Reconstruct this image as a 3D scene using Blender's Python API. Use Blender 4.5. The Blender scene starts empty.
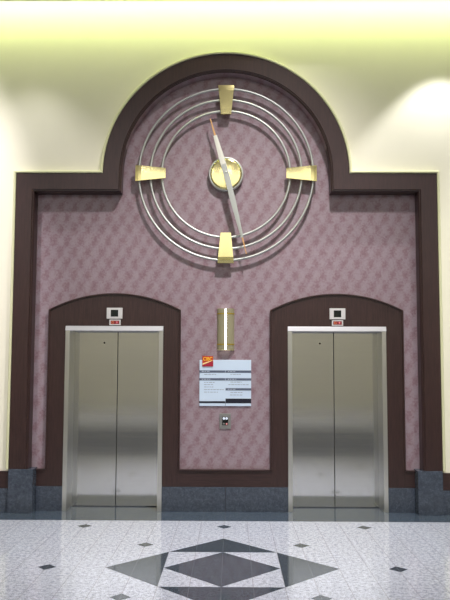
import bpy, bmesh, math, random
from mathutils import Matrix, Vector
random.seed(7)
scene = bpy.context.scene
COL = scene.collection
PI = math.pi

# ------------------------------------------------------------------ camera
cam_d = bpy.data.cameras.new('camera')
cam = bpy.data.objects.new('camera', cam_d)
COL.objects.link(cam)
PITCH, YAW, ROLL = math.radians(4.4), math.radians(0.585), math.radians(0.2)
Fw = Vector((-math.sin(YAW) * math.cos(PITCH), math.cos(YAW) * math.cos(PITCH), math.sin(PITCH)))
R0 = Vector((math.cos(YAW), math.sin(YAW), 0))
U0 = R0.cross(Fw)
Rt = R0 * math.cos(ROLL) + U0 * math.sin(ROLL)
Up = Rt.cross(Fw)
M = Matrix((Rt, Up, -Fw)).transposed().to_4x4()
M.translation = Vector((0.078, 0.0, 1.73))
cam.matrix_world = M
cam_d.sensor_fit = 'VERTICAL'
cam_d.sensor_height = 36.0
cam_d.lens = 685.0 / 600.0 * 36.0
cam_d.shift_y = 12.3 / 600.0
cam_d.clip_start = 0.05
scene.camera = cam

# ------------------------------------------------------------------ world, lights, exposure
world = bpy.data.worlds.new('world')
scene.world = world
world.use_nodes = True
bg = world.node_tree.nodes['Background']
bg.inputs['Color'].default_value = (1.0, 0.985, 0.97, 1)
bg.inputs['Strength'].default_value = 1.6

vs = scene.view_settings
vs.view_transform = 'Standard'
vs.look = 'None'
vs.exposure = 0.0
vs.gamma = 1.0
vs.use_curve_mapping = False


def area(name, loc, target, sx, sy, power, color):
    d = bpy.data.lights.new(name, 'AREA')
    d.shape = 'RECTANGLE'
    d.size, d.size_y = sx, sy
    d.energy = power
    d.color = color
    o = bpy.data.objects.new(name, d)
    COL.objects.link(o)
    o.location = loc
    o.rotation_euler = (Vector(target) - Vector(loc)).to_track_quat('-Z', 'Y').to_euler()
    return o


def spot(name, loc, target, angle, power, color, blend=0.25, radius=0.05):
    d = bpy.data.lights.new(name, 'SPOT')
    d.spot_size = math.radians(angle)
    d.spot_blend = blend
    d.energy = power
    d.color = color
    d.shadow_soft_size = radius
    o = bpy.data.objects.new(name, d)
    COL.objects.link(o)
    o.location = loc
    o.rotation_euler = (Vector(target) - Vector(loc)).to_track_quat('-Z', 'Y').to_euler()
    return o


# fluorescent strip in the ceiling cove, hidden by the lip
area('cove_strip_light', (0, 7.88, 6.24), (0, 8.17, 6.05), 14.0, 0.05, 92, (0.85, 1.0, 0.40))
# flood lamps high in the atrium: one on the portal, one on the cream wall at either side
spot('atrium_flood', (1.3, 4.6, 8.9), (-0.35, 8.0, 0.0), 56, 3350, (1.0, 0.95, 0.95), 1.0, 0.28)
spot('atrium_flood', (-3.7, 4.6, 8.9), (-3.95, 8.17, 3.5), 34, 2700, (1.0, 0.95, 1.0), 0.7, 0.10)
spot('atrium_flood', (3.7, 4.6, 8.9), (3.9, 8.17, 2.8), 28, 1900, (1.0, 0.99, 0.95), 0.6, 0.10)
# tight wall washer close to the cream wall on the right
spot('wall_washer', (2.62, 7.55, 6.02), (2.62, 7.60, 0), 80, 250, (1.0, 0.98, 1.0), 0.35, 0.05)
spot('wall_washer', (-2.35, 7.35, 6.02), (-2.35, 7.75, 0), 82, 120, (1.0, 0.97, 1.0), 0.9, 0.06)
# unseen fill panels, added to brighten the back wall and door reflections
for px in (-4.0, 0.0, 4.0):
    area('added_fill_light', (px, -6.4, 8.95), (px, -7.6, 0), 2.0, 2.0, 230, (1.0, 0.98, 0.97))


# ------------------------------------------------------------------ materials
class NT:
    def __init__(self, name):
        self.m = bpy.data.materials.new(name)
        self.m.use_nodes = True
        self.t = self.m.node_tree
        self.b = self.t.nodes['Principled BSDF']

    def n(self, kind, **kw):
        nd = self.t.nodes.new(kind)
        for k, v in kw.items():
            setattr(nd, k, v)
        return nd

    def l(self, a, b):
        self.t.links.new(a, b)

    def math(self, op, a, b=None, c=None, clamp=False):
        nd = self.n('ShaderNodeMath', operation=op, use_clamp=clamp)
        for i, v in enumerate((a, b, c)):
            if v is None:
                continue
            if isinstance(v, (int, float)):
                nd.inputs[i].default_value = v
            else:
                self.l(v, nd.inputs[i])
        return nd.outputs[0]

    def coords(self, scale=(1, 1, 1)):
        tc = self.n('ShaderNodeTexCoord')
        mp = self.n('ShaderNodeMapping')
        mp.inputs['Scale'].default_value = scale
        self.l(tc.outputs['Object'], mp.inputs['Vector'])
        return mp.outputs['Vector']

    def noise(self, vec, scale, detail=3, rough=0.5):
        nd = self.n('ShaderNodeTexNoise')
        nd.inputs['Scale'].default_value = scale
        nd.inputs['Detail'].default_value = detail
        nd.inputs['Roughness'].default_value = rough
        self.l(vec, nd.inputs['Vector'])
        return nd.outputs['Fac']

    def ramp(self, fac, stops):
        nd = self.n('ShaderNodeValToRGB')
        el = nd.color_ramp.elements
        while len(el) < len(stops):
            el.new(0.5)
        for e, (p, c) in zip(el, stops):
            e.position = p
            e.color = (*c, 1)
        self.l(fac, nd.inputs['Fac'])
        return nd.outputs['Color']

    def mix(self, fac, a, b):
        nd = self.n('ShaderNodeMix', data_type='RGBA')
        if isinstance(fac, (int, float)):
            nd.inputs[0].default_value = fac
        else:
            self.l(fac, nd.inputs[0])
        for i, v in ((6, a), (7, b)):
            if isinstance(v, tuple):
                nd.inputs[i].default_value = (*v, 1)
            else:
                self.l(v, nd.inputs[i])
        return nd.outputs[2]

    def bump(self, h, strength, dist=0.002):
        nd = self.n('ShaderNodeBump')
        nd.inputs['Strength'].default_value = strength
        nd.inputs['Distance'].default_value = dist
        self.l(h, nd.inputs['Height'])
        self.l(nd.outputs['Normal'], self.b.inputs['Normal'])

    def set(self, **kw):
        for k, v in kw.items():
            s = self.b.inputs[k.replace('_', ' ')]
            if isinstance(v, tuple):
                s.default_value = (*v, 1) if len(v) == 3 else v
            elif isinstance(v, (int, float)):
                s.default_value = v
            else:
                self.l(v, s)
        return self


def srgb(r, g, b):
    f = lambda c: (c / 12.92 if c <= 0.04045 else ((c + 0.055) / 1.055) ** 2.4)
    return (f(r / 255), f(g / 255), f(b / 255))


def plain(name, col, rough=0.5, metal=0.0, noise_amt=0.06, nscale=30):
    t = NT(name)
    v = t.coords()
    nz = t.noise(v, nscale)
    c = t.mix(nz, tuple(x * (1 - noise_amt) for x in col), tuple(min(1, x * (1 + noise_amt)) for x in col))
    t.set(Base_Color=c, Roughness=rough, Metallic=metal)
    return t.m


def emissive(name, col, strength):
    t = NT(name)
    t.set(Base_Color=col, Emission_Color=col, Emission_Strength=strength, Roughness=0.4)
    return t.m


MAT = {}
MAT['cream'] = plain('cream_paint', srgb(234, 230, 210), 0.6, 0, 0.015, 6)
MAT['bead'] = plain('cream_bead', srgb(216, 216, 176), 0.4, 0, 0.02, 6)
MAT['ceiling'] = plain('ceiling_paint', srgb(205, 200, 205), 0.8, 0, 0.02, 4)
MAT['hall'] = plain('hall_wall_paint', srgb(222, 217, 194), 0.7, 0, 0.04, 1)


def wood_mat(name, lo, hi, horizontal=False):
    t = NT(name)
    v = t.coords((6, 30, 90) if horizontal else (90, 30, 6))
    nz = t.noise(v, 1.0, 5, 0.6)
    c = t.ramp(nz, [(0.3, lo), (0.7, hi)])
    t.set(Base_Color=c, Roughness=0.32)
    t.b.inputs['Specular IOR Level'].default_value = 0.4
    t.bump(nz, 0.06, 0.001)
    return t.m


MAT['wood'] = wood_mat('dark_mahogany', srgb(48, 34, 33), srgb(66, 46, 44))
MAT['wood_h'] = wood_mat('dark_mahogany_rails', srgb(48, 34, 33), srgb(66, 46, 44), True)


def granite(name, c_lo, c_mid, c_hi, rough, seams=None, seam_col=None, scale=160, spec=0.5):
    t = NT(name)
    v = t.coords()
    n1 = t.noise(v, scale, 3, 0.75)
    n2 = t.noise(v, scale * 0.28, 2, 0.5)
    n3 = t.noise(v, 2.2, 2, 0.5)
    f = t.math('ADD', t.math('MULTIPLY', n1, 0.7), t.math('MULTIPLY', n2, 0.3))
    c = t.ramp(f, [(0.36, c_lo), (0.5, c_mid), (0.62, c_hi)])
    sh = t.math('MULTIPLY_ADD', n3, 0.12, 0.94)
    vm = t.n('ShaderNodeVectorMath', operation='SCALE')
    t.l(c, vm.inputs[0])
    t.l(sh, vm.inputs['Scale'])
    c = vm.outputs[0]
    if seams:
        sx = t.n('ShaderNodeSeparateXYZ')
        t.l(v, sx.inputs[0])

        def line(o, wid):
            fr = t.math('FRACT', t.math('ADD', t.math('DIVIDE', o, seams), 100.5))
            d = t.math('ABSOLUTE', t.math('SUBTRACT', fr, 0.5))
            return t.math('LESS_THAN', d, wid / seams * 0.5)
        lx = t.math('MULTIPLY', line(sx.outputs['X'], 0.005), 0.75)
        ly = t.math('MULTIPLY', line(sx.outputs['Y'], 0.005), 0.4)
        c = t.mix(t.math('MAXIMUM', lx, ly), c, seam_col)
    t.set(Base_Color=c, Roughness=rough)
    t.b.inputs['Specular IOR Level'].default_value = spec
    return t.m


MAT['floor_white'] = granite('white_terrazzo_tile', srgb(108, 112, 124), srgb(188, 193, 209), srgb(228, 234, 248), 0.09, 0.25, srgb(142, 140, 146), 110)
MAT['floor_dark'] = granite('charcoal_inlay_tile', srgb(44, 54, 66), srgb(63, 73, 84), srgb(84, 95, 106), 0.08, 0.25, srgb(100, 104, 112), 150, 0.5)
MAT['floor_band'] = granite('charcoal_border_tile', srgb(52, 62, 76), srgb(68, 80, 94), srgb(84, 97, 111), 0.06, 0.25, srgb(88, 96, 106), 150, 0.9)
MAT['granite'] = granite('grey_granite', srgb(50, 57, 69), srgb(66, 74, 87), srgb(87, 96, 109), 0.25, None, None, 110)
MAT['floor_reflection_band'] = granite('hall_reflection_band', srgb(20, 27, 40), srgb(32, 42, 58), srgb(48, 60, 78), 0.5, None, None, 60)  # for the invented floor band that the doors reflect


def wallpaper():
    t = NT('mauve_leaf_wallpaper')
    v = t.coords()
    sx = t.n('ShaderNodeSeparateXYZ')
    t.l(v, sx.inputs[0])
    n0 = t.n('ShaderNodeTexNoise')
    n0.inputs['Scale'].default_value = 26
    n0.inputs['Detail'].default_value = 2
    t.l(v, n0.inputs['Vector'])
    sep = t.n('ShaderNodeSeparateColor')
    t.l(n0.outputs['Color'], sep.inputs[0])
    x = t.math('ADD', sx.outputs['X'], t.math('MULTIPLY', t.math('SUBTRACT', sep.outputs[0], 0.5), 0.085))
    z = t.math('ADD', sx.outputs['Z'], t.math('MULTIPLY', t.math('SUBTRACT', sep.outputs[1], 0.5), 0.085))
    # staggered leaf sprays, 169 mm apart in rows 141 mm apart, with tails climbing to the right
    u = t.math('MULTIPLY', x, 2 * PI / 0.169)
    w = t.math('MULTIPLY', z, 2 * PI / 0.282)
    a = t.math('COSINE', t.math('SUBTRACT', u, w))
    b = t.math('COSINE', t.math('ADD', u, w))
    s = t.math('ADD', t.math('MULTIPLY', a, 1.15), t.math('MULTIPLY', b, 0.75))
    fine = t.noise(v, 50, 3, 0.6)
    s = t.math('ADD', s, t.math('MULTIPLY', t.math('SUBTRACT', fine, 0.5), 8.0))
    f = t.math('MULTIPLY_ADD', s, 0.2, 0.5, clamp=True)
    c = t.ramp(f, [(0.1, srgb(152, 136, 143)), (0.5, srgb(145, 126, 133)), (0.8, srgb(136, 110, 118)), (1.0, srgb(129, 102, 110))])
    t.set(Base_Color=c, Roughness=0.55)
    return t.m


MAT['wallpaper'] = wallpaper()


def steel(name, col, rough, streak=(3, 3, 3), bump=0.0):
    t = NT(name)
    v = t.coords(streak)
    nz = t.noise(v, 1.0, 4, 0.6)
    r = t.math('MULTIPLY_ADD', nz, 0.08, rough - 0.04)
    c = t.mix(nz, tuple(x * 0.95 for x in col), tuple(min(1, x * 1.05) for x in col))
    t.set(Base_Color=c, Metallic=1.0, Roughness=r)
    if bump:
        t.bump(nz, bump, 0.002)
    return t.m


MAT['steel'] = steel('brushed_stainless', (0.64, 0.645, 0.655), 0.095, (1.5, 1.5, 60))
MAT['steel_frame'] = steel('satin_stainless_frame', (0.64, 0.64, 0.62), 0.3, (60, 60, 2))
MAT['steel_head'] = steel('satin_stainless_head', (0.6, 0.6, 0.62), 0.4, (2, 60, 60))
MAT['silver'] = steel('pale_satin_silver', (0.52, 0.54, 0.52), 0.5)
MAT['hand'] = steel('satin_hand_metal', (0.66, 0.65, 0.57), 0.36)
MAT['hand_grey_reflection'] = steel('satin_hand_grey_reflection', (0.40, 0.41, 0.38), 0.3)  # hour hand's metal darkened: the grey it reflects is put into its colour
MAT['brass'] = steel('polished_brass', (0.90, 0.80, 0.37), 0.17)
MAT['brass_pale'] = steel('pale_champagne_brass', (0.90, 0.84, 0.58), 0.28)
MAT['rose_tip'] = plain('copper_needle', srgb(206, 158, 104), 0.4, 0.3)
MAT['champagne'] = plain('pale_champagne_shade', srgb(158, 152, 124), 0.35, 0.25, 0.03, 8)
MAT['gold_band'] = plain('gold_band', srgb(176, 152, 60), 0.35, 0.5)
MAT['glow'] = emissive('lit_tube', (1.0, 0.98, 0.94), 9.0)
MAT['white_plate'] = plain('white_metal_plate', srgb(208, 206, 204), 0.35)
MAT['grey_plate'] = plain('grey_metal_plate', srgb(140, 140, 138), 0.35, 0.4)
MAT['black'] = plain('black_gloss', srgb(20, 24, 24), 0.2)
MAT['screen'] = plain('dark_screen', srgb(16, 26, 26), 0.15)
MAT['red_screen'] = emissive('red_lit_display', srgb(128, 36, 40), 0.08)
MAT['orange_glyph'] = emissive('orange_lit_glyph', srgb(215, 125, 75), 0.2)
MAT['pink_glyph'] = emissive('pink_lit_glyph', srgb(225, 120, 130), 0.2)
MAT['sign_white'] = plain('sign_face_pale_blue_white', srgb(204, 222, 240), 0.3, 0, 0.01)
MAT['sign_bar'] = plain('sign_slate_bar', srgb(88, 98, 118), 0.35)
MAT['sign_black'] = plain('sign_navy_black', srgb(26, 30, 44), 0.3)
MAT['sign_text'] = plain('sign_grey_print', srgb(150, 160, 172), 0.4)
MAT['sign_text_light'] = plain('sign_pale_print', srgb(168, 178, 192), 0.4)
MAT['burgundy'] = plain('logo_burgundy', srgb(166, 30, 56), 0.35)
MAT['logo_gold'] = plain('logo_gold', srgb(246, 190, 50), 0.35)
MAT['logo_red'] = plain('logo_red', srgb(190, 62, 36), 0.35)
MAT['swoosh'] = plain('logo_swoosh', srgb(255, 226, 160), 0.35)
MAT['btn_lit'] = emissive('button_lit_white', (0.70, 0.78, 0.92), 0.35)
MAT['btn_pink'] = emissive('button_lit_pink', srgb(215, 140, 140), 0.2)
MAT['sill'] = plain('dark_bronze_sill', srgb(70, 76, 84), 0.12, 0.0)
MAT['rubber'] = plain('dark_rubber', srgb(40, 40, 40), 0.7)
MAT['keyhole'] = plain('dark_brass_keyhole', srgb(70, 64, 54), 0.4, 0.5)


# ------------------------------------------------------------------ mesh helpers
def link(name, bm, mats, parent=None, smooth=False, world_offset=None):
    """Link a bmesh as ONE mesh object; vertices are given in the parent's space."""
    me = bpy.data.meshes.new(name)
    bmesh.ops.recalc_face_normals(bm, faces=bm.faces)
    bm.to_mesh(me)
    bm.free()
    o = bpy.data.objects.new(name, me)
    COL.objects.link(o)
    for m in (mats if isinstance(mats, (list, tuple)) else [mats]):
        me.materials.append(MAT[m])
    if smooth:
        for p in me.polygons:
            p.use_smooth = True
    if parent:
        o.parent = parent
    return o


def structure(o):
    o['kind'] = 'structure'
    return o


def thing(name, label, cat, loc, group=None):
    o = bpy.data.objects.new(name, None)
    o.empty_display_size = 0.1
    COL.objects.link(o)
    o.location = loc
    o['label'] = label
    o['category'] = cat
    if group:
        o['group'] = group
    return o


def add_box(bm, x0, x1, y0, y1, z0, z1, bevel=0.0):
    r = bmesh.ops.create_cube(bm, size=1.0)
    vs_ = r['verts']
    for v in vs_:
        v.co = Vector((x0 + (v.co.x + 0.5) * (x1 - x0), y0 + (v.co.y + 0.5) * (y1 - y0), z0 + (v.co.z + 0.5) * (z1 - z0)))
    if bevel:
        es = list({e for v in vs_ for e in v.link_edges})
        bmesh.ops.bevel(bm, geom=es, offset=bevel, segments=2, affect='EDGES', profile=0.7)
    return bm


def box(x0, x1, y0, y1, z0, z1, bevel=0.0):
    return add_box(bmesh.new(), x0, x1, y0, y1, z0, z1, bevel)


def add_poly(bm, pts, y0, y1=None, bevel=0.0):
    """A polygon in the XZ plane at depth y0 (front), extruded back to y1; ngon capped by triangulation."""
    vs_ = [bm.verts.new((x, y0, z)) for x, z in pts]
    f = bm.faces.new(vs_)
    if y1 is not None:
        r = bmesh.ops.extrude_face_region(bm, geom=[f])
        nv = [g for g in r['geom'] if isinstance(g, bmesh.types.BMVert)]
        for v in nv:
            v.co.y = y1
        if bevel:
            front = [e for e in f.edges]
            bmesh.ops.bevel(bm, geom=front, offset=bevel, segments=2, affect='EDGES', profile=0.7)
    return bm


def poly(pts, y0, y1=None, bevel=0.0):
    return add_poly(bmesh.new(), pts, y0, y1, bevel)


def tri(bm):
    bmesh.ops.triangulate(bm, faces=[f for f in bm.faces if len(f.verts) > 4], ngon_method='EAR_CLIP')
    return bm


def offset_path(pts, d):
    """Offset an open 2-D polyline to the right of travel by d with mitre joins."""
    out = []
    n = len(pts)
    for i in range(n):
        ns = []
        if i > 0:
            t = (Vector(pts[i]) - Vector(pts[i - 1])).normalized()
            ns.append(Vector((t.y, -t.x)))
        if i < n - 1:
            t = (Vector(pts[i + 1]) - Vector(pts[i])).normalized()
            ns.append(Vector((t.y, -t.x)))
        if len(ns) == 1:
            m = ns[0] * d
        else:
            b = (ns[0] + ns[1])
            m = b * (d / max(1e-6, (1 + ns[0].dot(ns[1]))))
        out.append((pts[i][0] + m.x, pts[i][1] + m.y))
    return out


def sweep(path, profile, sharp=True):
    """profile: list of (inward offset, depth y); swept along an XZ path."""
    bm = bmesh.new()
    rows = []
    for d, y in profile:
        rows.append([bm.verts.new((x, y, z)) for x, z in offset_path(path, d)])
    for a, b in zip(rows, rows[1:]):
        for i in range(len(path) - 1):
            bm.faces.new((a[i], a[i + 1], b[i + 1], b[i]))
    # end caps
    for k in (0, -1):
        bm.faces.new([r[k] for r in rows])
    return bm


def lathe_y(profile, seg=64, cx=0, cz=0):
    """Spin a (radius, y) profile round the Y axis."""
    bm = bmesh.new()
    rows = []
    for r, y in profile:
        if r < 1e-6:
            rows.append([bm.verts.new((cx, y, cz))])
        else:
            rows.append([bm.verts.new((cx + r * math.cos(2 * PI * i / seg), y, cz + r * math.sin(2 * PI * i / seg))) for i in range(seg)])
    for a, b in zip(rows, rows[1:]):
        for i in range(seg):
            j = (i + 1) % seg
            if len(a) == 1 and len(b) == 1:
                continue
            if len(a) == 1:
                bm.faces.new((a[0], b[j], b[i]))
            elif len(b) == 1:
                bm.faces.new((a[i], a[j], b[0]))
            else:
                bm.faces.new((a[i], a[j], b[j], b[i]))
    return bm


def torus_y(R, r, y, seg=128, k=12):
    return_pts = [(R + r * math.cos(2 * PI * i / k), y + r * math.sin(2 * PI * i / k)) for i in range(k + 1)]
    bm = bmesh.new()
    rows = []
    for i in range(seg):
        a = 2 * PI * i / seg
        rows.append([bm.verts.new(((p[0]) * math.cos(a), p[1], p[0] * math.sin(a))) for p in return_pts[:k]])
    for i in range(seg):
        a, b = rows[i], rows[(i + 1) % seg]
        for j in range(k):
            bm.faces.new((a[j], a[(j + 1) % k], b[(j + 1) % k], b[j]))
    return bm


# ------------------------------------------------------------------ the setting
Y_PAPER, Y_SUR, Y_PORTAL, Y_CREAM = 8.29, 8.25, 8.12, 8.17
SPRING, HALF, SHOULDER_X, ARCH_R = 4.04, 2.54, 1.49, 1.49
BLOCKER_Y = -8.6
HX = 9.0            # half width of the hall that is built

# floor: one mesh, pattern laid in as coloured stone
bm = bmesh.new()


def flat(bm, pts, z, mi):
    f = bm.faces.new([bm.verts.new((x, y, z)) for x, y in pts])
    f.material_index = mi


flat(bm, [(-HX, -9.0), (HX, -9.0), (HX, 8.8), (-HX, 8.8)], 0.0, 0)
E_ = 0.0006
flat(bm, [(-HX, 7.77), (HX, 7.77), (HX, 8.78), (-HX, 8.78)], E_, 2)
flat(bm, [(-HX, -2.1), (HX, -2.1), (HX, 3.9), (-HX, 3.9)], E_, 3)  # unseen dark band, invented so the steel doors reflect it
SY = 6.0
flat(bm, [(-0.5, SY), (0, SY - 0.5), (0.5, SY), (0, SY + 0.5)], E_, 1)
for k in range(4):
    c, s = math.cos(k * PI / 2), math.sin(k * PI / 2)
    flat(bm, [(c * a - s * b, SY + s * a + c * b) for a, b in ((0.5, -0.5), (1.0, 0), (0.5, 0.5))], E_, 1)
h = 0.082
for j in range(-3, 3):
    yy = 7.5 + 0.75 * j
    if yy > 7.6 or yy < 4.2:
        continue
    row_off = 0.75 if (round((7.5 - yy) / 0.75) % 2) else 0.0
    for i in range(-5, 6):
        xx = i * 1.5 + row_off
        if abs(xx) > HX - 0.3 or (abs(xx) < 0.6 and abs(yy - SY) < 0.6):
            continue
        flat(bm, [(xx - h, yy), (xx, yy - h), (xx + h, yy), (xx, yy + h)], E_, 1)
for f in bm.faces:
    if f.normal.z < 0:
        f.normal_flip()
me = bpy.data.meshes.new('floor')
bm.normal_update()
bm.to_mesh(me)
bm.free()
fl = bpy.data.objects.new('floor', me)
COL.objects.link(fl)
for m in ('floor_white', 'floor_dark', 'floor_band', 'floor_reflection_band'):
    me.materials.append(MAT[m])
structure(fl)

# path of the portal's outer edge, left foot to right foot
NARC = 72
path = [(-HALF, 0.505), (-HALF, SPRING), (-SHOULDER_X, SPRING)]
for i in range(1, NARC):
    a = PI - PI * i / NARC
    path.append((ARCH_R * math.cos(a), SPRING + ARCH_R * math.sin(a)))
path += [(SHOULDER_X, SPRING), (HALF, SPRING), (HALF, 0.505)]

# cream wall round the portal
wall = [(-HX, 0.0), (-HX, 6.7), (HX, 6.7), (HX, 0.0), (HALF, 0.0)] + list(reversed(path)) + [(-HALF, 0.0)]
structure(link('wall_front', tri(poly(wall, Y_CREAM, Y_CREAM + 0.2)), 'cream'))
# wallpapered recess behind the portal, with the two door openings cut out
DX, DW, DH = 1.34, 0.59, 2.195
for nm, pts in (
        ('wall_recess_left', [(-2.6, 0.0), (-DX - DW, 0.0), (-DX - DW, DH), (-2.6, DH)]),
        ('wall_recess_middle', [(-DX + DW, 0.0), (DX - DW, 0.0), (DX - DW, DH), (-DX + DW, DH)]),
        ('wall_recess_right', [(DX + DW, 0.0), (2.6, 0.0), (2.6, DH), (DX + DW, DH)]),
        ('wall_recess_top', [(-2.6, DH), (2.6, DH), (2.6, 4.1), (1.6, 4.1), (1.6, 5.7), (-1.6, 5.7), (-1.6, 4.1), (-2.6, 4.1)])):
    structure(link(nm, tri(poly(pts, Y_PAPER, Y_PAPER + 0.05)), 'wallpaper'))

# back of the hall and ceiling
structure(link('wall_back', box(-HX, HX, -9.2, -9.0, 0, 5.7), 'hall'))  # unseen far wall, invented for what the steel doors reflect
structure(link('wall_front_upper', box(-HX, HX, 8.17, 8.37, 6.7, 9.0), 'hall'))
structure(link('wall_left', box(-HX - 0.2, -HX, -9.2, 8.37, 0, 9.0), 'hall'))
structure(link('wall_right', box(HX, HX + 0.2, -9.2, 8.37, 0, 9.0), 'hall'))
bm = bmesh.new()
add_box(bm, -HX, HX, 7.55, 7.80, 6.03, 6.12)   # open to the skylit atrium beyond
add_box(bm, -HX, HX, 7.77, 7.80, 6.12, 6.18)
add_box(bm, -HX, HX, 7.55, 8.35, 6.62, 6.72)
add_box(bm, -HX, HX, 7.55, 7.59, 6.12, 6.62)
structure(link('ceiling', bm, 'ceiling'))

# unseen roof slab added to block sky light; strip behind it left open
structure(link('ceiling_sky_blocker', box(-HX, HX, BLOCKER_Y, 8.35, 9.0, 9.2), 'ceiling'))

# portal frame: broad flat board with a stepped moulding on the inside
prof = [(0.0, Y_PAPER), (0.0, Y_PORTAL + 0.006), (0.006, Y_PORTAL), (0.196, Y_PORTAL), (0.202, Y_PORTAL + 0.006), (0.202, 8.134),
        (0.206, 8.130), (0.213, 8.130), (0.217, 8.134), (0.217, 8.148), (0.220, 8.150), (0.224, 8.156), (0.224, Y_PAPER)]
portal = link('trim_1', sweep(path, prof), ['wood', 'wallpaper'])
for p in portal.data.polygons:       # the soffit of the arch is papered like the wall
    c = p.center
    if c.z > SPRING + 0.35 and abs(math.hypot(c.x, c.z - SPRING) - (ARCH_R - 0.224)) < 0.004 and c.y > 8.2 and len(p.vertices) == 4:
        p.material_index = 1
structure(portal)
# cream bead that follows its outer edge
prof = [(-0.034, Y_CREAM), (-0.034, 8.130), (-0.030, 8.116), (-0.022, 8.108), (-0.010, 8.108), (-0.001, 8.116), (-0.001, Y_CREAM)]
structure(link('trim_2', sweep(path, prof), 'bead'))

# door surrounds: mahogany boards with a segmental top and a thin raised edge
SW, SZ, SAG = 0.797, 2.39, 0.2
SR = (SW * SW + SAG * SAG) / (2 * SAG)
arc = []
for i in range(33):
    x = -SW + 2 * SW * i / 32
    arc.append((x, SZ + SAG - SR + math.sqrt(SR * SR - x * x)))
n_trim = 3
for s in (-1, 1):
    cx = s * DX
    outline = [(cx - SW, 0.29)] + [(cx + x, z) for x, z in arc] + [(cx + SW, 0.29), (cx + DW, 0.29), (cx + DW, DH), (cx - DW, DH), (cx - DW, 0.29)]
    bm = tri(poly(outline, Y_SUR, Y_PAPER))
    edge = [(cx - SW, 0.49)] + [(cx + x, z) for x, z in arc] + [(cx + SW, 0.49)]
    e = sweep(edge, [(-0.004, Y_PAPER), (-0.004, 8.238), (0.0, 8.233), (0.010, 8.233), (0.016, 8.240), (0.018, Y_SUR + 0.001)])
    me_t = bpy.data.meshes.new('tmp')
    e.to_mesh(me_t)
    e.free()
    bm.from_mesh(me_t)
    bpy.data.meshes.remove(me_t)
    structure(link('trim_%d' % n_trim, bm, 'wood'))
    n_trim += 1
# mahogany rail under the wallpaper with a small ledge
for x0, x1 in ((-2.275, -DX - SW), (-DX + SW, DX - SW), (DX + SW, 2.275)):
    bm = box(x0, x1, Y_SUR, Y_PAPER, 0.29, 0.478)
    add_box(bm, x0, x1, Y_SUR - 0.017, Y_PAPER, 0.478, 0.492, 0.003)
    structure(link('trim_%d' % n_trim, bm, 'wood_h'))
    n_trim += 1
# mahogany rail along the cream wall either side of the portal
for s in (-1, 1):
    a, b = sorted((s * 2.54, s * HX))
    structure(link('trim_%d' % n_trim, box(a, b, Y_CREAM - 0.02, Y_CREAM, 0.28, 0.478, 0.003), 'wood_h'))
    n_trim += 1
# granite skirting
for nm, x0, x1, y0, y1, z1 in (
        ('baseboard_far_left', -HX, -2.535, 8.14, Y_CREAM + .02, 0.278),
        ('baseboard_left_plinth', -2.532, -2.245, 8.10, 8.30, 0.507),
        ('baseboard_left', -2.243, -DX - DW, 8.238, 8.30, 0.288),
        ('baseboard_middle_left', -DX + DW, 0.0035, 8.238, 8.30, 0.288),
        ('baseboard_middle_right', 0.0065, DX - DW, 8.238, 8.30, 0.288),
        ('baseboard_right', DX + DW, 2.243, 8.238, 8.30, 0.288),
        ('baseboard_right_plinth', 2.245, 2.532, 8.10, 8.30, 0.507),
        ('baseboard_far_right', 2.535, HX, 8.14, Y_CREAM + .02, 0.278)):
    structure(link(nm, box(x0, x1, y0, y1, 0, z1, 0.004), 'granite'))

# ------------------------------------------------------------------ elevators
Y_LEAF = 8.52


def elevator(cx, label):
    t = thing('elevator', label, 'elevator', (cx, 8.24, 0), 'pair of lobby elevators')
    f, b = 0.0, Y_LEAF - 8.24
    fw, fh = 0.052, 0.056
    # frame: profile board with a return to the door leaves
    for sx in (-1, 1):
        a, c = sorted((sx * DW, sx * (DW - fw)))
        link('jamb', box(a, c, f, b, 0.0006, DH - fh, 0.003), 'steel_frame', t)
    hb = bmesh.new()
    vs0 = [(f, DH), (f - 0.003, DH - 0.012), (f - 0.012, DH - fh), (b, DH - fh), (b, DH)]
    l_ = [hb.verts.new((-DW, y, z)) for y, z in vs0]
    r_ = [hb.verts.new((DW, y, z)) for y, z in vs0]
    hb.faces.new(l_)
    hb.faces.new(r_)
    for i in range(5):
        j = (i + 1) % 5
        hb.faces.new((l_[i], l_[j], r_[j], r_[i]))
    link('head', hb, 'steel_head', t)
    for sx in (-1, 1):
        a, c = sorted((sx * 0.005, sx * (DW - fw + 0.02)))
        leaf = link('door_panel', box(a, c, b, b + 0.035, 0.008, DH - fh + 0.02, 0.002), 'steel', t)
        if sx < 0:
            k = lathe_y([(0.0, b - 0.004), (0.009, b - 0.004), (0.011, b - 0.001), (0.011, b)], 20, -0.17, 2.0)
            link('keyhole', k, 'keyhole', leaf)
    link('rubber_seal', box(-0.006, 0.006, b + 0.012, b + 0.03, 0.008, DH - fh + 0.01), 'rubber', t)
    sl = bmesh.new()
    add_box(sl, -DW + fw - 0.03, DW - fw + 0.03, b + 0.038, b + 0.06, 0.003, 0.06)  # upstand added behind the leaves to block light leaking under them
    add_box(sl, -DW + fw, DW - fw, b - 0.045, b + 0.06, 0.0007, 0.003)
    link('sill', sl, 'sill', t)
    return t


elevator(-DX, 'stainless steel elevator with closed double doors, left of the directory sign')
elevator(DX, 'stainless steel elevator with closed double doors, right of the directory sign')


def hall_lantern(cx, label):
    t = thing('hall_lantern', label, 'elevator signal', (cx, Y_SUR, 2.349), 'direction lanterns over the elevators')
    w, hh = 0.095, 0.066
    link('face_plate', box(-w, w, -0.018, 0.0, -hh, hh, 0.004), 'white_plate', t)
    link('screen', box(-0.045, 0.045, -0.0195, -0.012, -0.041, 0.041, 0.001), 'screen', t)
    return t


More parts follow.
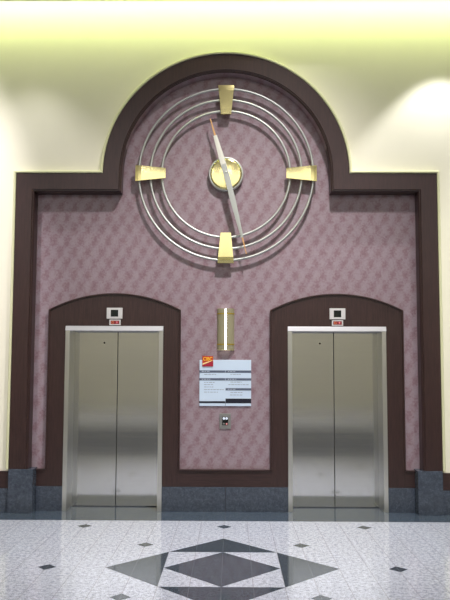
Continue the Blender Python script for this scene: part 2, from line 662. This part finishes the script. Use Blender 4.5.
def floor_indicator(cx, label):
    t = thing('floor_indicator', label, 'elevator signal', (cx, Y_SUR, 2.239), 'red floor displays over the elevators')
    link('face_plate', box(-0.068, 0.068, -0.012, 0.0, -0.034, 0.034, 0.003), 'white_plate', t)
    d = link('display', box(-0.052, 0.052, -0.0135, -0.008, -0.021, 0.021, 0.001), 'red_screen', t)
    # an unreadable lit figure and an arrow
    bm = bmesh.new()
    for x0, x1, z0, z1 in ((-0.040, -0.014, 0.009, 0.014), (-0.040, -0.035, -0.014, 0.014), (-0.040, -0.014, -0.014, -0.009), (-0.019, -0.014, -0.014, 0.002)):
        add_box(bm, x0, x1, -0.0145, -0.0135, z0, z1)
    link('lit_figure', bm, 'orange_glyph', d)
    bm = bmesh.new()
    add_poly(bm, [(0.010, 0.0), (0.024, 0.015), (0.038, 0.0), (0.028, 0.0), (0.028, -0.014), (0.020, -0.014), (0.020, 0.0)], -0.0145, -0.0135)
    link('lit_arrow', bm, 'pink_glyph', d)
    return t


hall_lantern(-1.34, 'white metal lantern plate with dark square screen above the left elevator')
hall_lantern(1.348, 'white metal lantern plate with dark square screen above the right elevator')
floor_indicator(-1.334, 'small plate with red lit display just above the left elevator head')
floor_indicator(1.348, 'small plate with red lit display just above the right elevator head')

# ------------------------------------------------------------------ wall clock
clock = thing('wall_clock', 'giant wall clock of three silver rings with brass markers in the arch', 'clock', (0, Y_PAPER, 4.06))
for R in (1.066, 0.925, 0.785):
    link('ring', torus_y(R, 0.0155, -0.07), 'silver', clock, smooth=True)


def marker(k):
    """Wedge of folded brass, wide end outward, standing off the wall on two pegs."""
    bm = bmesh.new()
    r0, r1, w0, w1 = 0.735, 1.105, 0.062, 0.099
    N, Mx = 10, 8
    rows = []
    for i in range(N + 1):
        u = i / N
        r = r0 + (r1 - r0) * u
        w = w0 + (w1 - w0) * u
        row = []
        for j in range(Mx + 1):
            q = -1 + 2 * j / Mx
            y = -0.112 + (0.012 * ((u - 0.82) / 0.18) if u > 0.82 else 0.0) - 0.002 * (1 - q * q)
            row.append((q * w, y, r))
        rows.append(row)
    ang = k * PI / 2
    c, s = math.cos(ang), math.sin(ang)
    rot = lambda p: (p[0] * c + p[2] * s, p[1], -p[0] * s + p[2] * c)
    V = [[bm.verts.new(rot(p)) for p in row] for row in rows]
    B = [[bm.verts.new(rot((p[0], -0.085, p[2]))) for p in row] for row in rows]
    for i in range(N):
        for j in range(Mx):
            bm.faces.new((V[i][j], V[i][j + 1], V[i + 1][j + 1], V[i + 1][j]))
            bm.faces.new((B[i][j], B[i + 1][j], B[i + 1][j + 1], B[i][j + 1]))
        bm.faces.new((V[i][0], V[i + 1][0], B[i + 1][0], B[i][0]))
        bm.faces.new((V[i][Mx], B[i][Mx], B[i + 1][Mx], V[i + 1][Mx]))
    for j in range(Mx):
        bm.faces.new((V[0][j], B[0][j], B[0][j + 1], V[0][j + 1]))
        bm.faces.new((V[N][j], V[N][j + 1], B[N][j + 1], B[N][j]))
    return bm


for k in range(4):
    mk = link('hour_marker', marker(k), 'brass', clock)
    a = k * PI / 2
    for rr in (0.80, 1.03):
        x, z = rr * math.sin(a), rr * math.cos(a)
        link('stand_off', box(x - 0.012, x + 0.012, -0.086, 0.0, z - 0.012, z + 0.012, 0.002), 'silver', mk)
link('hub_rim', lathe_y([(0.12, 0.0), (0.208, 0.0), (0.214, -0.03), (0.214, -0.058), (0.206, -0.07), (0.194, -0.07), (0.188, -0.06), (0.188, -0.03)], 72), 'silver', clock, smooth=True)
hub_prof = [(0.0, -0.086)] + [(0.19 * i / 10, -0.086 + 0.009 * (i / 10) ** 2) for i in range(1, 11)] + [(0.19, -0.03)]
link('hub_disc', lathe_y(hub_prof, 72), 'brass', clock, smooth=True)


def hand(angle, L, pts, y0, y1):
    """pts: (fraction along, half width) outline of the blade, with a raised centre ridge; angle from 12 o'clock."""
    bm = bmesh.new()
    s, c = math.sin(angle), math.cos(angle)
    rot = lambda x, r: (x * c + r * s, -x * s + r * c)
    Ls, Rs, Cs, Bl, Br = [], [], [], [], []
    for fr, hw in pts:
        r = fr * L
        for lst, x, y in ((Ls, -hw, y0 + 0.001), (Cs, 0, y0), (Rs, hw, y0 + 0.001), (Bl, -hw, y1), (Br, hw, y1)):
            a, b = rot(x, r)
            lst.append(bm.verts.new((a, y, b)))
    for i in range(len(pts) - 1):
        for A, B in ((Ls, Cs), (Cs, Rs), (Rs, Br), (Br, Bl), (Bl, Ls)):
            bm.faces.new((A[i], A[i + 1], B[i + 1], B[i]))
    for i in (0, -1):
        bm.faces.new((Ls[i], Cs[i], Rs[i], Br[i], Bl[i]))
    return bm


H_ANG, M_ANG = math.radians(-16.1), math.radians(166.0)
hh_ = link('hour_hand', hand(H_ANG, 0.70, [(-0.06, 0.030), (0.0, 0.034), (0.3, 0.033), (0.69, 0.022)], -0.125, -0.108), 'hand', clock)
link('needle_tip', hand(H_ANG, 0.70, [(0.68, 0.011), (1.0, 0.006)], -0.122, -0.110), 'rose_tip', hh_)
mh = link('minute_hand', hand(M_ANG, 1.03, [(-0.10, 0.026), (0.0, 0.033), (0.35, 0.033), (0.80, 0.016)], -0.148, -0.130), 'hand_grey_reflection', clock)
link('needle_tip', hand(M_ANG, 1.03, [(0.79, 0.010), (1.0, 0.005)], -0.145, -0.132), 'rose_tip', mh)
link('hand_pin', lathe_y([(0.0, -0.158), (0.010, -0.157), (0.014, -0.152), (0.014, -0.09)], 24), 'silver', clock, smooth=True)

# ------------------------------------------------------------------ wall sconce
sc_ = thing('wall_sconce', 'half-round champagne metal sconce with glowing slot above the directory sign', 'wall light', (0.003, Y_PAPER, 2.161))
HS, RS = 0.25, 0.104


def shell(a0, a1, r, z0, z1, th=0.004, n=20, squash=0.62):
    bm = bmesh.new()
    rows = []
    for i in range(n + 1):
        a = a0 + (a1 - a0) * i / n
        x, y = math.cos(a), -math.sin(a) * squash
        rows.append([bm.verts.new((x * rr, y * rr, z)) for rr, z in ((r, z0), (r, z1), (r - th, z1), (r - th, z0))])
    for a, b in zip(rows, rows[1:]):
        for j in range(4):
            k = (j + 1) % 4
            bm.faces.new((a[j], a[k], b[k], b[j]))
    bm.faces.new(rows[0])
    bm.faces.new(rows[-1])
    return bm


gap = 0.09
link('shade', shell(0.0, PI / 2 - gap, RS, -HS + 0.006, HS), 'champagne', sc_, False)
link('shade', shell(PI / 2 + gap, PI, RS, -HS + 0.006, HS), 'champagne', sc_, False)
for zz in (-0.183, 0.187):
    for a0, a1 in ((0.0, PI / 2 - gap), (PI / 2 + gap, PI)):
        link('band', shell(a0, a1, RS + 0.003, zz - 0.008, zz + 0.008, 0.0032), 'gold_band', sc_)
link('diffuser', shell(PI / 2 - gap - 0.06, PI / 2 + gap + 0.06, RS - 0.012, -HS + 0.008, HS - 0.006, 0.005), 'glow', sc_)
link('back_plate', box(-0.085, 0.085, -0.006, 0.0, -HS + 0.006, HS), 'champagne', sc_)
link('bottom_rim', shell(0.0, PI, RS * 1.03, -HS - 0.006, -HS + 0.006, 0.016, 32), 'brass_pale', sc_)
ld = bpy.data.lights.new('sconce_lamp', 'POINT')
ld.energy = 0.8
ld.color = (1.0, 0.93, 0.75)
ld.shadow_soft_size = 0.02
lo_ = bpy.data.objects.new('sconce_lamp', ld)
COL.objects.link(lo_)
lo_.parent = sc_
lo_.location = (0, -0.032, 0.0)

# ------------------------------------------------------------------ directory sign
sg = thing('directory_sign', 'white directory sign with slate header bars and a red and gold logo', 'sign', (0.0, Y_PAPER, 1.515))
SW2, SH2 = 0.311, 0.276
T = -0.014          # face of the panel


def sx_(u):         # panel fractions: u 0..1 left to right, v 0..1 top to bottom
    return -SW2 + 2 * SW2 * u


def sz_(v):
    return SH2 - 2 * SH2 * v


link('panel', box(-SW2, SW2, T, 0.0, -SH2, SH2, 0.003), 'sign_white', sg)


def bar(name, u0, u1, v0, v1, mat, t=0.0015, parent=sg):
    return link(name, box(sx_(u0), sx_(u1), T - t, T, sz_(v1), sz_(v0)), mat, parent)


def words(name, u0, u1, v, hgt, mat, parent, t):
    bm = bmesh.new()
    u = u0
    while u < u1 - 0.01:
        w = min(random.uniform(0.025, 0.07), u1 - u)
        add_box(bm, sx_(u), sx_(u + w), T - t - 0.0008, T - t, sz_(v + hgt / 2), sz_(v - hgt / 2))
        u += w + 0.013
    link(name, bm, mat, parent)


for u0, u1, v0, v1 in ((0.0, 0.497, 0.228, 0.278), (0.503, 1.0, 0.228, 0.278), (0.0, 0.497, 0.396, 0.446), (0.503, 1.0, 0.396, 0.446), (0.506, 1.0, 0.612, 0.662)):
    b = bar('header_bar', u0, u1, v0, v1, 'sign_bar')
    words('header_print', u0 + 0.045, u0 + 0.21, (v0 + v1) / 2, 0.018, 'sign_text_light', b, 0.0015)
bar('footer_block', 0.0, 0.496, 0.895, 0.938, 'sign_black')
bar('footer_block', 0.506, 1.0, 0.838, 0.938, 'sign_black')
bar('panel_joint', 0.498, 0.504, 0.90, 1.0, 'sign_black', 0.0008)
for u0, u1, v in ((0.09, 0.32, 0.315), (0.6, 0.82, 0.315), (0.09, 0.30, 0.49), (0.09, 0.27, 0.535), (0.09, 0.28, 0.588), (0.09, 0.47, 0.645), (0.09, 0.36, 0.70),
                  (0.6, 0.82, 0.48), (0.56, 0.95, 0.535), (0.6, 0.83, 0.705), (0.59, 0.83, 0.76)):
    words('printed_line', u0, u1, v, 0.013, 'sign_text', sg, 0.0)
# logo plate standing up past the top edge
LX0, LX1, LZ0, LZ1 = -0.278, -0.146, 0.197, 0.322
lg = link('logo_plate', box(LX0, LX1, T - 0.008, T, LZ0, LZ1, 0.001), 'burgundy', sg)
yl = T - 0.008


def strip(name, up, dn, mat, y):
    bm = poly(up + list(reversed(dn)), y - 0.0008, y)
    return link(name, bm, mat, lg)


W, Hh = LX1 - LX0, LZ1 - LZ0
curve = lambda x, a, b, c: a + (b - a) * x + c * x * (1 - x)
xs = [i / 12 for i in range(13)]
strip('upper_field', [(LX0 + 0.002, LZ1 - 0.002), (LX1 - 0.002, LZ1 - 0.002)],
      [(LX0 + 0.002 + (W - 0.004) * x, LZ0 + Hh * curve(x, 0.28, 0.58, 0.06)) for x in xs], 'logo_red', yl)
strip('swoosh', [(LX0 + 0.002 + (W - 0.004) * x, LZ0 + Hh * curve(x, 0.27, 0.60, 0.10)) for x in xs],
      [(LX0 + 0.002 + (W - 0.004) * x, LZ0 + Hh * curve(x, 0.14, 0.58, -0.02)) for x in xs], 'swoosh', yl - 0.0008)
cu = bpy.data.curves.new('logo_letters', 'FONT')
cu.body = 'CIBC'
cu.size = 0.062
cu.align_x = 'CENTER'
cu.offset = 0.0014
cu.extrude = 0.0006
tmp = bpy.data.objects.new('logo_letters_curve', cu)
COL.objects.link(tmp)
bpy.context.view_layer.update()
me = bpy.data.meshes.new_from_object(tmp.evaluated_get(bpy.context.evaluated_depsgraph_get()))
me.name = 'logo_letters'
bpy.data.objects.remove(tmp)
xs_ = [v.co.x for v in me.vertices]
sc = (W * 0.84) / (max(xs_) - min(xs_))
mid = (max(xs_) + min(xs_)) / 2
for v in me.vertices:
    x, y, z = v.co
    v.co = ((x - mid) * sc + (LX0 + LX1) / 2, yl - 0.0016 - z, y * 0.95 + LZ0 + Hh * 0.57)
me.materials.clear()
me.materials.append(MAT['logo_gold'])
o = bpy.data.objects.new('logo_letters', me)
COL.objects.link(o)
o.parent = lg

# ------------------------------------------------------------------ call button station
cb = thing('call_button_panel', 'small grey metal elevator call button plate below the directory sign', 'call button', (0.0, Y_PAPER, 1.06))
link('face_plate', box(-0.068, 0.068, -0.012, 0, -0.091, 0.091, 0.004), 'grey_plate', cb)
link('inset', box(-0.036, 0.036, -0.0135, -0.01, -0.048, 0.05, 0.001), 'black', cb)
for x in (-0.016, 0.017):
    link('button', lathe_y([(0.0, -0.020), (0.012, -0.0195), (0.0145, -0.017), (0.0145, -0.013)], 20, x, 0.031), 'btn_lit', cb)
link('key_switch', lathe_y([(0.0, -0.018), (0.010, -0.0175), (0.012, -0.015), (0.012, -0.013)], 20, -0.016, -0.032), 'grey_plate', cb)
link('pilot_light', lathe_y([(0.0, -0.018), (0.009, -0.0175), (0.011, -0.015), (0.011, -0.013)], 20, 0.018, -0.033), 'btn_pink', cb)
